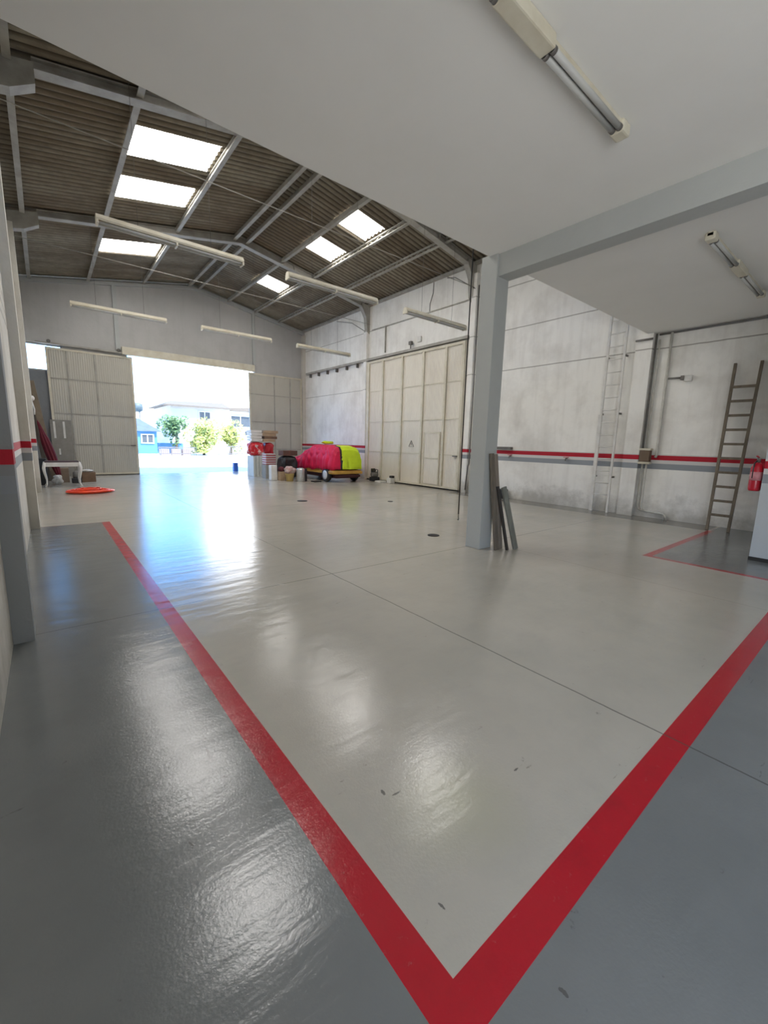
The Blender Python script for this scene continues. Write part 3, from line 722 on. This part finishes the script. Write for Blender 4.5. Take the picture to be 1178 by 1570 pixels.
MB().grid(carsurf(0.95, 0), 60, 40).build('upper_body', GOLD, t, fix=False)
MB().box(cx0-.5, cx0+.5, y0-.13, y0-.101, 0.20, 0.29).build('rear_valance', UND, t, bevel=0.01)
for yy in (y0+.50, y1-.75):
    for s in (-1, 1):
        xo = cx0 + s*0.63
        wl = MB().lathe((xo, yy, 0.27), [(0.17, -0.085), (0.24, -0.085), (0.27, -0.05), (0.27, 0.05), (0.24, 0.085), (0.17, 0.085)], 24, 'x').build('wheel', BLACK, t)
        hb = MB().lathe((xo + s*0.075, yy, 0.27), [(0.175, -0.012), (0.175, 0.012), (0.10, 0.016), (0.02, 0.02)] if s > 0 else [(0.02, -0.02), (0.10, -0.016), (0.175, -0.012), (0.175, 0.012)], 24, 'x').build('hubcap', mat('silver_hub', (0.72, 0.72, 0.72), 0.3, 0.3), wl)
# lime bundle on the car roof
def blob(c, r, seed, sq=(1, 1, 1), n=16, amp=0.18):
    rnd = random.Random(seed); ph = [rnd.uniform(0, 6) for _ in range(8)]
    def f(u, v):
        a, b = 2*PI*u, PI*v
        k = 1 + amp*(math.sin(3*a+ph[0])*math.sin(b*2+ph[1]) + 0.6*math.sin(5*a+ph[2]+3*b) + 0.5*math.sin(7*b+ph[3]+2*a))*math.sin(b)
        return Vector((c[0]+r*sq[0]*k*math.sin(b)*math.cos(a), c[1]+r*sq[1]*k*math.sin(b)*math.sin(a), c[2]+r*sq[2]*(k*math.cos(b)+1)))
    return MB().grid(f, n*2, n)
tag(blob((8.78, 14.45, 1.43), 0.17, 3, (1.3, .9, .33), amp=.3).build('cloth_bundle', LIME), 'crumpled lime cloth lying on the roof of the covered car', 'cloth')
tag(MB().box(8.42, 9.0, 12.85, 13.02, 0, 0.03).build('floor_mat', BLACK), 'black flat mat on the floor in front of the covered car', 'mat') if False else None

def sack(c, r, seed, n=34):
    rnd = random.Random(seed); ph = [rnd.uniform(0, 6) for _ in range(9)]
    def f(u, v):
        a, b = 2*PI*u, PI*v
        k = 1 + math.sin(b)*(0.05*math.sin(5*a+ph[0]+2*b) + 0.045*math.sin(9*a+ph[1]-3*b) + 0.035*math.sin(14*a+ph[2]+5*b) + 0.03*math.sin(21*a+ph[3]) + 0.04*math.sin(8*b+ph[4]+3*a))
        return Vector((c[0]+r[0]*k*abs(math.sin(b))**.6*spow(math.cos(a), .6), c[1]+r[1]*k*abs(math.sin(b))**.6*spow(math.sin(a), .6), c[2]+r[2]*(spow(math.cos(b), .6)*(1+(k-1)*.4)+1.02)))
    return MB().grid(f, n*3, n)
# things right of the car
t = thing('air_compressor', (10.12, 13.1, 0), 'black machine standing between the covered car and the cream door', 'machine')
MB().box(9.95, 10.30, 12.98, 13.22, 0.02, 0.18).build('base', BLACK, t, bevel=0.02)
MB().lathe((9.97, 13.1, 0.28), [(0.06, 0), (0.11, 0.03), (0.11, 0.27), (0.06, 0.30)], 16, 'x').build('tank', STEEL_D, t)
MB().box(9.98, 10.12, 13.03, 13.17, 0.36, 0.52).build('motor', BLACK, t, bevel=0.02)
MB().tube([(10.14, 13.1, 0.38), (10.2, 13.1, 0.48), (10.28, 13.1, 0.46), (10.29, 13.1, 0.3)], 0.018, 8).build('handle', BLACK, t)
tag(MB().box(9.95, 10.25, 12.50, 12.86, 0, 0.06).build('pale_board', WHITE, bevel=0.01), 'pale flat board on the floor beside the black machine', 'board')
t = thing('small_machine', (10.28, 12.25, 0), 'small white and black machine on the floor before the cream door', 'machine')
MB().box(10.16, 10.38, 12.14, 12.38, 0, 0.20).build('body', WHITE, t, bevel=0.02)
MB().box(10.22, 10.36, 12.14, 12.30, 0.20, 0.29).build('motor', BLACK, t, bevel=0.015)

# ------------------------------------------------------------------ clutter beside the back doorway
WB = mat('white_board', (0.66, 0.67, 0.64), 0.6, 0, (0.50, 0.52, 0.47), 3, stretch=(3, 3, .4))
for k, (x, m_) in enumerate(((6.72, 'leftmost'), (6.84, 'second from the left'), (6.96, 'third from the left'), (7.08, 'rightmost'))):
    tag(MB().box(x, x+0.10, 17.0-0.06*k, 17.7-0.06*k, 0, 0.84+0.006*(k % 2)).build('upright_board', WB, bevel=0.004), 'white board standing upright by the doorway, %s of four' % m_, 'board', 'upright white boards')
tag(MB().box(7.24, 7.62, 17.0, 17.6, 0, 0.84).build('cardboard_box', TAN, bevel=0.01), 'tall tan box behind the striped crate beside the white boards', 'box')
REDBAG = mat('red_white_plastic', (0.60, 0.02, 0.03), 0.4, 0, (0.72, 0.55, 0.52), 5, 0.56, 0.60)
REDBAG2 = mat('red_plastic', (0.50, 0.02, 0.03), 0.4, 0, (0.30, 0.01, 0.02), 4)
tag(sack((6.91, 17.25, 0.855), (.30, .26, .29), 11).build('plastic_bag', REDBAG), 'red and white plastic bundle on top of the white boards', 'bag')
tag(sack((7.47, 17.25, 0.855), (.19, .25, .28), 12).build('plastic_bag', REDBAG2), 'dark red plastic bundle on the tall tan box', 'bag')
for k in range(4):
    z = 1.47+0.115*k
    tag(MB().box(6.66-0.02*(k % 2), 7.14-.03*(k % 2), 17.0, 17.5, z, z+0.105).build('foam_slab', WHITE, bevel=0.008), 'white slab stacked above the red bundle, %s' % ['at the bottom', 'second from the bottom', 'second from the top', 'on top'][k], 'slab', 'stacked white slabs')
for k in range(4):
    z = 1.455+0.12*k; d = (0, .05, -.03, .02)[k]
    tag(MB().box(7.16+d, 7.70+d+0.04*k, 17.0, 17.5, z, z+0.11).build('tan_slab', (TAN, BROWN, TAN, TAN)[k], bevel=0.006), 'tan slab stacked above the dark red bundle, %s' % ['at the bottom', 'second from the bottom', 'second from the top', 'on top'][k], 'slab', 'stacked tan slabs')
def crate_mat():
    m, nt, b = new_mat('red_white_stripes')
    P, x, y, z = position(nt)
    s = math_n(nt, 'GREATER_THAN', math_n(nt, 'SINE', math_n(nt, 'MULTIPLY', z, 70)), 0.0)
    nt.links.new(mixc(nt, s, (0.55, 0.50, 0.48), (0.36, 0.06, 0.07)), b.inputs['Base Color']); b.inputs['Roughness'].default_value = .6
    return m
tag(MB().box(6.80, 7.22, 15.9, 16.3, 0.55, 0.98).build('striped_crate', crate_mat(), bevel=0.01), 'red and white striped crate on a grey box near the doorway', 'crate')
tag(MB().box(6.78, 7.18, 15.9, 16.3, 0, 0.548).build('grey_box', mat('grey_card', (0.33, 0.32, 0.29), .8), bevel=0.01), 'grey box under the striped crate', 'box')
tag(sack((7.58, 15.6, 0.0), (.36, .30, .455), 5).build('refuse_sack', BLACK), 'big black sack between the crate and the covered car', 'bag')
tag(MB().box(7.28, 7.90, 15.35, 15.8, 0.93, 1.13).build('rusty_box', mat('rusty_metal', (0.16, 0.07, 0.05), .8, 0, (0.08, .05, .04), 6), bevel=0.01), 'rusty brown flat box lying on the black sack', 'box')
tag(blob((7.38, 15.95, 0.45), 0.16, 8, (.8, .8, 1.4)).build('clear_bag', mat('pale_plastic', (0.42, 0.45, 0.47), .3)), 'pale plastic bag squeezed beside the striped crate', 'bag') if False else None
tag(MB().box(6.62, 6.86, 15.0, 15.25, 0, 0.58).build('white_bin', WHITE, bevel=0.02), 'tall white box in front of the grey box', 'box')
t = thing('tan_box', (7.0, 14.95, 0), 'tan box with dark red rags in it', 'box')
MB().box(6.90, 7.12, 14.84, 15.06, 0, 0.34).build('box', TAN, t, bevel=0.01)
blob((7.0, 14.95, 0.33), 0.11, 21, (1, 1, .9)).build('rags', mat('dark_red_rag', (0.10, 0.02, 0.025), .9), t)
t = thing('bucket', (7.13, 14.5, 0), 'yellow tan bucket full of pinkish cloth', 'bucket')
MB().lathe((7.13, 14.5, 0), [(0.13, 0), (0.165, 0.26), (0.175, 0.27), (0.175, 0.29)], 20).build('pail', mat('tan_plastic', (0.55, 0.40, 0.14), .5), t)
blob((7.13, 14.5, 0.26), 0.19, 22, (1.15, 1, .8)).build('cloth', mat('pink_grey_cloth', (0.40, 0.20, 0.18), .9, 0, (.5, .45, .42), 9), t)
t = thing('metal_canister', (7.50, 14.2, 0), 'silver canister with black side standing by the covered car', 'canister')
MB().lathe((7.46, 14.25, 0), [(0.15, 0), (0.16, 0.02), (0.16, 0.46), (0.13, 0.50), (0.04, 0.52)], 22).build('body', mat('brushed_steel', (0.55, 0.56, 0.55), .3, .6), t)
MB().box(7.615, 7.70, 14.18, 14.32, 0, 0.48).build('black_side', BLACK, t, bevel=0.01)
tag(MB().box(7.75, 8.05, 13.7, 14.0, 0, 0.04).build('flat_tray', BLACK, bevel=0.01), 'flat black tray on the floor beside the wheel of the car', 'tray')

# ------------------------------------------------------------------ left corner
t = thing('table', (0.34, 15.65, 0), 'white table with curved legs and dark top in the far left corner', 'table')
tx0, tx1, ty0, ty1, th = -0.10, 0.76, 15.35, 15.98, 0.72
MB().box(tx0+0.03, tx1-0.03, ty0+0.03, ty1-0.03, th-0.02, th+0.03).build('table_top', mat('dark_seat', (0.05, 0.025, 0.03), .6), t, bevel=0.01)
MB().box(tx0, tx1, ty0, ty0+.03, th-0.12, th).box(tx0, tx1, ty1-.03, ty1, th-0.12, th).box(tx0, tx0+.03, ty0+.03, ty1-.03, th-0.12, th).box(tx1-.03, tx1, ty0+.03, ty1-.03, th-0.12, th).build('apron', WHITE, t, bevel=0.006)
for sx, lx in ((-1, tx0+.03), (1, tx1-.03)):
    for sy, ly in ((-1, ty0+.03), (1, ty1-.03)):
        pts = [(lx, ly, th-.01), (lx+sx*.03, ly+sy*.03, th-.16), (lx+sx*.02, ly+sy*.02, th-.30), (lx-sx*.015, ly-sy*.015, .22), (lx-sx*.01, ly-sy*.01, .09), (lx+sx*.03, ly+sy*.03, .0)]
        MB().tube(pts, [.040, .042, .032, .022, .019, .030], 10).build('leg', WHITE, t)
ORG = mat('orange_hose', (0.85, 0.07, 0.015), .4, 0, (.75, .05, .01), 5)
pts = []
rh = random.Random(5); ra, rb = 0.3, 0.4
for k in range(420):
    if k % 21 == 0: ra, rb = rb, rh.uniform(0.10, 0.50)
    u_ = (k % 21)/21; r = ra+(rb-ra)*u_; a = k*0.30
    pts.append((0.82+r*1.12*math.cos(a)+0.03*math.sin(a*2.3), 13.6+r*0.95*math.sin(a), 0.022+(0.06+0.05*math.sin(a*0.37))*(1.15-r*1.9)+0.012*math.sin(a*1.9)**2))
t = thing('coiled_hose', (0.82, 13.6, 0), 'tangled orange hose lying on the floor by the white table', 'hose')
MB().tube(pts, 0.016, 6).build('coil', ORG, t)
MB().tube([(0.75, 14.0, 0.06), (0.68, 14.3, 0.07), (0.62, 14.7, 0.02)], 0.022, 8).build('grey_nozzle', CONDUIT, t)
tag(MB().box(0.22, 0.52, 16.9, 17.25, 0, 0.46).build('tan_carton', mat('dull_tan', (0.24, 0.18, 0.13), .8), bevel=0.01), 'dull tan carton behind the white table', 'box')
t = thing('small_engine', (0.68, 16.6, 0), 'small black engine behind the table between two cartons', 'machine')
MB().box(0.56, 0.82, 16.5, 16.75, 0, 0.16).build('base', BLACK, t, bevel=.02)
MB().lathe((0.69, 16.62, 0.16), [(.09, 0), (.10, .05), (.09, .18), (.04, .22)], 14).build('tank', STEEL_D, t)
t = thing('brown_carton', (1.02, 17.0, 0), 'brown carton with a pale cloth on top near the hose', 'box')
MB().box(0.84, 1.22, 16.8, 17.2, 0, 0.32).build('carton', BROWN, t, bevel=.01)
blob((1.0, 17.0, 0.32), 0.14, 31, (1.1, 1, .3)).build('cloth', WHITE, t)
tag(blob((0.20, 16.28, 0.0), 0.11, 33, (1, .8, 1.3), amp=.3).build('white_rag', WHITE), 'crumpled white rag bundle under the table', 'cloth')
tag(MB().box(-0.28, -0.03, 16.2, 16.55, 0, 0.80).build('black_case', BLACK, bevel=.02), 'black case standing in the left corner behind the table', 'box')
t = thing('folded_parasol', (0.22, 16.75, 0), 'folded maroon parasol leaning in the left corner', 'parasol')
MB().tube([(0.30, 16.75, 0.0), (-0.10, 16.8, 1.75)], 0.02, 8).build('pole', STEEL_D, t)
def cone(u, v):
    p = Vector((0.26, 16.75, 0.20)).lerp(Vector((-0.14, 16.8, 1.95)), u); a = 2*PI*v
    r = (0.04+0.075*math.sin(min(1, u*1.3)*PI*0.9)**.7 if u < 1 else 0.02)*(1+.18*math.sin(8*a))*(1-0.75*max(0, u-.7)/.3)
    return p + Vector((r*math.cos(a), r*math.sin(a), 0))
MB().grid(cone, 20, 40).build('canopy', mat('maroon_cloth', (0.15, 0.008, 0.02), .8, 0, (.08, .006, .015), 4), t, fix=False)
tag(MB().bar((0.16, 17.3, 0.0), (-0.20, 17.2, 3.15), 0.16, 0.03, (0, 1, 0)).build('long_board', mat('brown_board', (0.24, 0.19, 0.13), .8, 0, (.16, .12, .08), 3), bevel=.003), 'long brown board leaning upright in the left corner', 'plank')
tag(MB().bar((0.02, 17.62, 0.0), (-0.24, 17.55, 2.3), 0.14, 0.03, (0, 1, 0)).build('long_board', WOODD, bevel=.003), 'shorter dark board leaning behind the maroon parasol', 'plank')
t = thing('spare_door_leaf', (0.48, 19.5, 0), 'grey door panel with two pale slots leaning on the left sliding door', 'panel')
MB().box(0.18, 0.80, 19.50, 19.55, 0, 2.06).build('face_board', mat('grey_panel_paint', (0.27, 0.255, 0.225), .7), t, bevel=.006)
for x in (0.27, 0.55): MB().box(x, x+0.06, 19.492, 19.499, 1.40, 2.0).build('slot', WHITE, t)
MB().box(0.37, 0.42, 19.47, 19.499, 0.80, 1.02).build('handle', WHITE, t)
t = thing('wall_lamp', (-0.16, 16.6, 2.5), 'small white lamp on the left wall above the stacked boards', 'lamp')
MB().lathe((-0.20, 15.3, 2.42), [(.02, 0), (.06, .03), (.07, .09), (.04, .14)], 14).build('shade', WHITE, t)
MB().tube([(-0.20, 15.3, 2.42), (-0.16, 15.3, 2.2), (-0.17, 15.3, 2.05)], .015, 8).build('arm', WHITE, t)
MB().box(-0.299, -0.24, 15.26, 15.34, 2.44, 2.54).build('base', STEEL_D, t)

# ------------------------------------------------------------------ outside
GND = mat('pale_concrete_yard', (0.80, 0.79, 0.76), .9, 0, (.72, .71, .68), .3)
struct(MB().box(-40, 90, YB+0.151, 110, -0.30, -0.02).build('yard_ground', GND))
tag(MB().box(7.00, 7.22, 20.2, 20.42, -0.02, 0.40).build('blue_container', mat('blue_plastic', (0.03, 0.10, 0.35), .4), bevel=.03), 'blue container standing outside in the doorway', 'container')
def house_windows(t, y, rects, frame=WHITE, pane=None):
    for (xa, xb, za, zb) in rects:
        f = MB().box(xa-.1, xb+.1, y-.08, y-.005, za-.1, za).box(xa-.1, xb+.1, y-.08, y-.005, zb, zb+.1).box(xa-.1, xa, y-.08, y-.005, za, zb).box(xb, xb+.1, y-.08, y-.005, za, zb).box((xa+xb)/2-.04, (xa+xb)/2+.04, y-.06, y-.005, za, zb).build('window', frame, t)
        MB().box(xa, xb, y-.03, y-.006, za, zb).build('pane', pane, f)
PANE = mat('dark_window_glass', (0.07, 0.085, 0.10), .15)
BLUE = mat('blue_render', (0.075, 0.20, 0.36), .8, 0, (.08, .21, .38), 1)
BROOF = mat('grey_blue_roof', (0.10, 0.13, 0.18), .8, 0, (.08, .10, .14), 2)
t = thing('blue_house', (5.0, 46, 0), 'blue single-storey house beyond the yard', 'house')
MB().box(1.0, 8.35, 45, 51, -0.02, 2.15).build('wall', BLUE, t)
MB().add([(0.8, 44.7, 2.1), (8.75, 44.7, 2.1), (8.75, 51.3, 2.1), (0.8, 51.3, 2.1), (1.5, 48, 3.35), (7.4, 48, 3.35)], [(0, 1, 5, 4), (1, 2, 5), (2, 3, 4, 5), (3, 0, 4), (0, 3, 2, 1)]).build('roof', BROOF, t)
house_windows(t, 45, [(7.1, 8.0, 1.05, 1.75), (4.5, 5.6, .9, 1.7)], WHITE, PANE)
tag(MB().box(8.45, 11.0, 46.5, 49, -0.02, 1.0).build('blue_annex', BLUE), 'low blue annex right of the blue house', 'building')
CREAMR = mat('cream_render', (0.55, 0.54, 0.52), .85, 0, (.50, .49, .47), .8)
t = thing('cream_house', (16, 53, 0), 'large cream two-storey house beyond the trees', 'house')
MB().box(11.0, 17.4, 51, 60, -0.02, 5.15).build('wall', CREAMR, t)
MB().box(17.5, 24.0, 51.8, 60, -0.02, 5.0).build('wall', CREAMR, t)
RFE = mat('brown_roof_edge', (0.17, 0.14, 0.11), .8)
MB().add([(10.2, 50.4, 5.1), (17.45, 50.4, 5.1), (17.45, 60, 5.1), (10.2, 60, 5.1), (11.6, 53.5, 5.75), (17.45, 53.5, 5.9), (17.45, 58, 5.9), (11.6, 58, 5.75)], [(0, 1, 5, 4), (1, 2, 6, 5), (2, 3, 7, 6), (3, 0, 4, 7), (4, 5, 6, 7), (0, 3, 2, 1)]).box(10.2, 17.45, 50.35, 50.4, 4.98, 5.15).build('roof', RFE, t)
MB().prism([(17.46, 4.95), (24.3, 4.95), (24.3, 5.08), (20.5, 5.5), (17.46, 5.3)], 'y', 51.3, 60.2).build('roof', RFE, t)
house_windows(t, 51, [(13.95, 15.1, 3.55, 4.55)], WHITE, PANE)
house_windows(t, 51.8, [(17.8, 20.1, 3.1, 4.35), (19.4, 20.2, 2.1, 2.6), (21.0, 21.8, 3.8, 4.4)], WHITE, PANE)
t = thing('water_tower', (9.4, 62, 0), 'small round water tank on a stand above the blue house', 'water tank')
MB().lathe((9.45, 62, 4.7), [(.3, 0), (.62, .15), (.68, .6), (.62, 1.0), (.2, 1.15)], 18).build('tank', mat('pale_teal', (0.10, 0.13, 0.135), .6), t)
for a, b in ((-.3, -.3), (.3, -.3), (.3, .3), (-.3, .3)): MB().bar((9.45+a, 62+b, -0.02), (9.45+a*.8, 62+b*.8, 4.75), .06, .06).build('leg', mat('pale_steel', (.14, .15, .15), .6), t)
def leafmat(n, c, c2): return mat(n, c, .7, 0, c2, 1.5)
def tree(x, y, r, zc, h, m, label, n=1500, seed=1, sq=1.0):
    rnd = random.Random(seed); t = thing('tree', (x, y, 0), label, 'tree', 'trees across the yard')
    MB().tube([(x, y, -0.02), (x+.05, y, zc*.5), (x-.05, y, zc)], [.14, .10, .05], 8).build('trunk', mat('bark', (.12, .09, .06), .9), t)
    mb = MB(); cl = [(rnd.gauss(0, .42), rnd.gauss(0, .42), rnd.gauss(0, .42)) for _ in range(16)]
    for i in range(n):
        c = cl[i % 16]; d = Vector((rnd.gauss(0, 1), rnd.gauss(0, 1), rnd.gauss(0, 1))).normalized()*(.42+.12*rnd.random())
        p = Vector((x+(c[0]+d.x)*r, y+(c[1]+d.y)*r, max(.25, zc+(c[2]+d.z)*r*sq)))
        a = Vector((rnd.gauss(0, 1), rnd.gauss(0, 1), rnd.gauss(0, 1))).normalized(); b = a.orthogonal().normalized(); s = .10+.07*rnd.random()
        mb.add([p-a*s, p-b*s*.55, p+a*s, p+b*s*.55], [(0, 1, 2, 3)])
    mb.build('foliage', m, t, fix=False)
G1 = leafmat('dark_leaves', (0.15, 0.25, 0.11), (.11, .20, .08)); G2 = leafmat('yellow_green_leaves', (0.44, 0.46, 0.14), (.34, .37, .10))  # two foliage colours, dark green and yellow-green
tree(10.2, 45.8, .85, 3.0, 3, G1, 'dark green tree left of the yellow-green one', 1500, 2, 1.3)
tree(11.75, 42.0, 1.5, 1.95, 3, G2, 'big yellow-green tree in the middle of the yard', 2600, 3, 1.1)
tree(14.8, 43.5, 1.15, 2.0, 3, G2, 'yellow-green tree at the right before the cream house', 1800, 4, 1.15)

def fence(x0, x1, y, z1, label, m, step=.16):
    t = thing('fence', ((x0+x1)/2, y, 0), label, 'fence')
    MB().box(x0, x1, y, y+.04, z1-.08, z1).box(x0, x1, y, y+.04, .12, .2).build('rail', m, t)
    mb = MB(); x = x0
    while x < x1: mb.box(x, x+.05, y-.01, y-.001, -.02, z1); x += step
    o = mb.build('pickets', m, t); o['kind'] = 'stuff'
GF = mat('grey_fence', (.16, .15, .15), .7)
fence(7.6, 10.7, 40.5, .75, 'low grey fence in front of the blue house', GF)
fence(13.6, 16.3, 41.0, 0.9, 'low grey fence in front of the cream house', GF)
t = thing('parked_crates', (9.0, 41.5, 0), 'row of reddish crates behind the left fence', 'crates')
for k in range(3): MB().box(7.9+k*.9, 8.6+k*.9, 41.2, 41.8, -.02, .55).build('crate', mat('reddish', (.42, .30, .27), .8), t)
tag(MB().lathe((15.2, 40.2, -.02), [(.04, 0), (.035, 5.2)], 8).build('utility_pole', mat('pale_pole', (.35, .34, .32), .7)), 'thin pale pole before the cream house', 'pole') if False else None
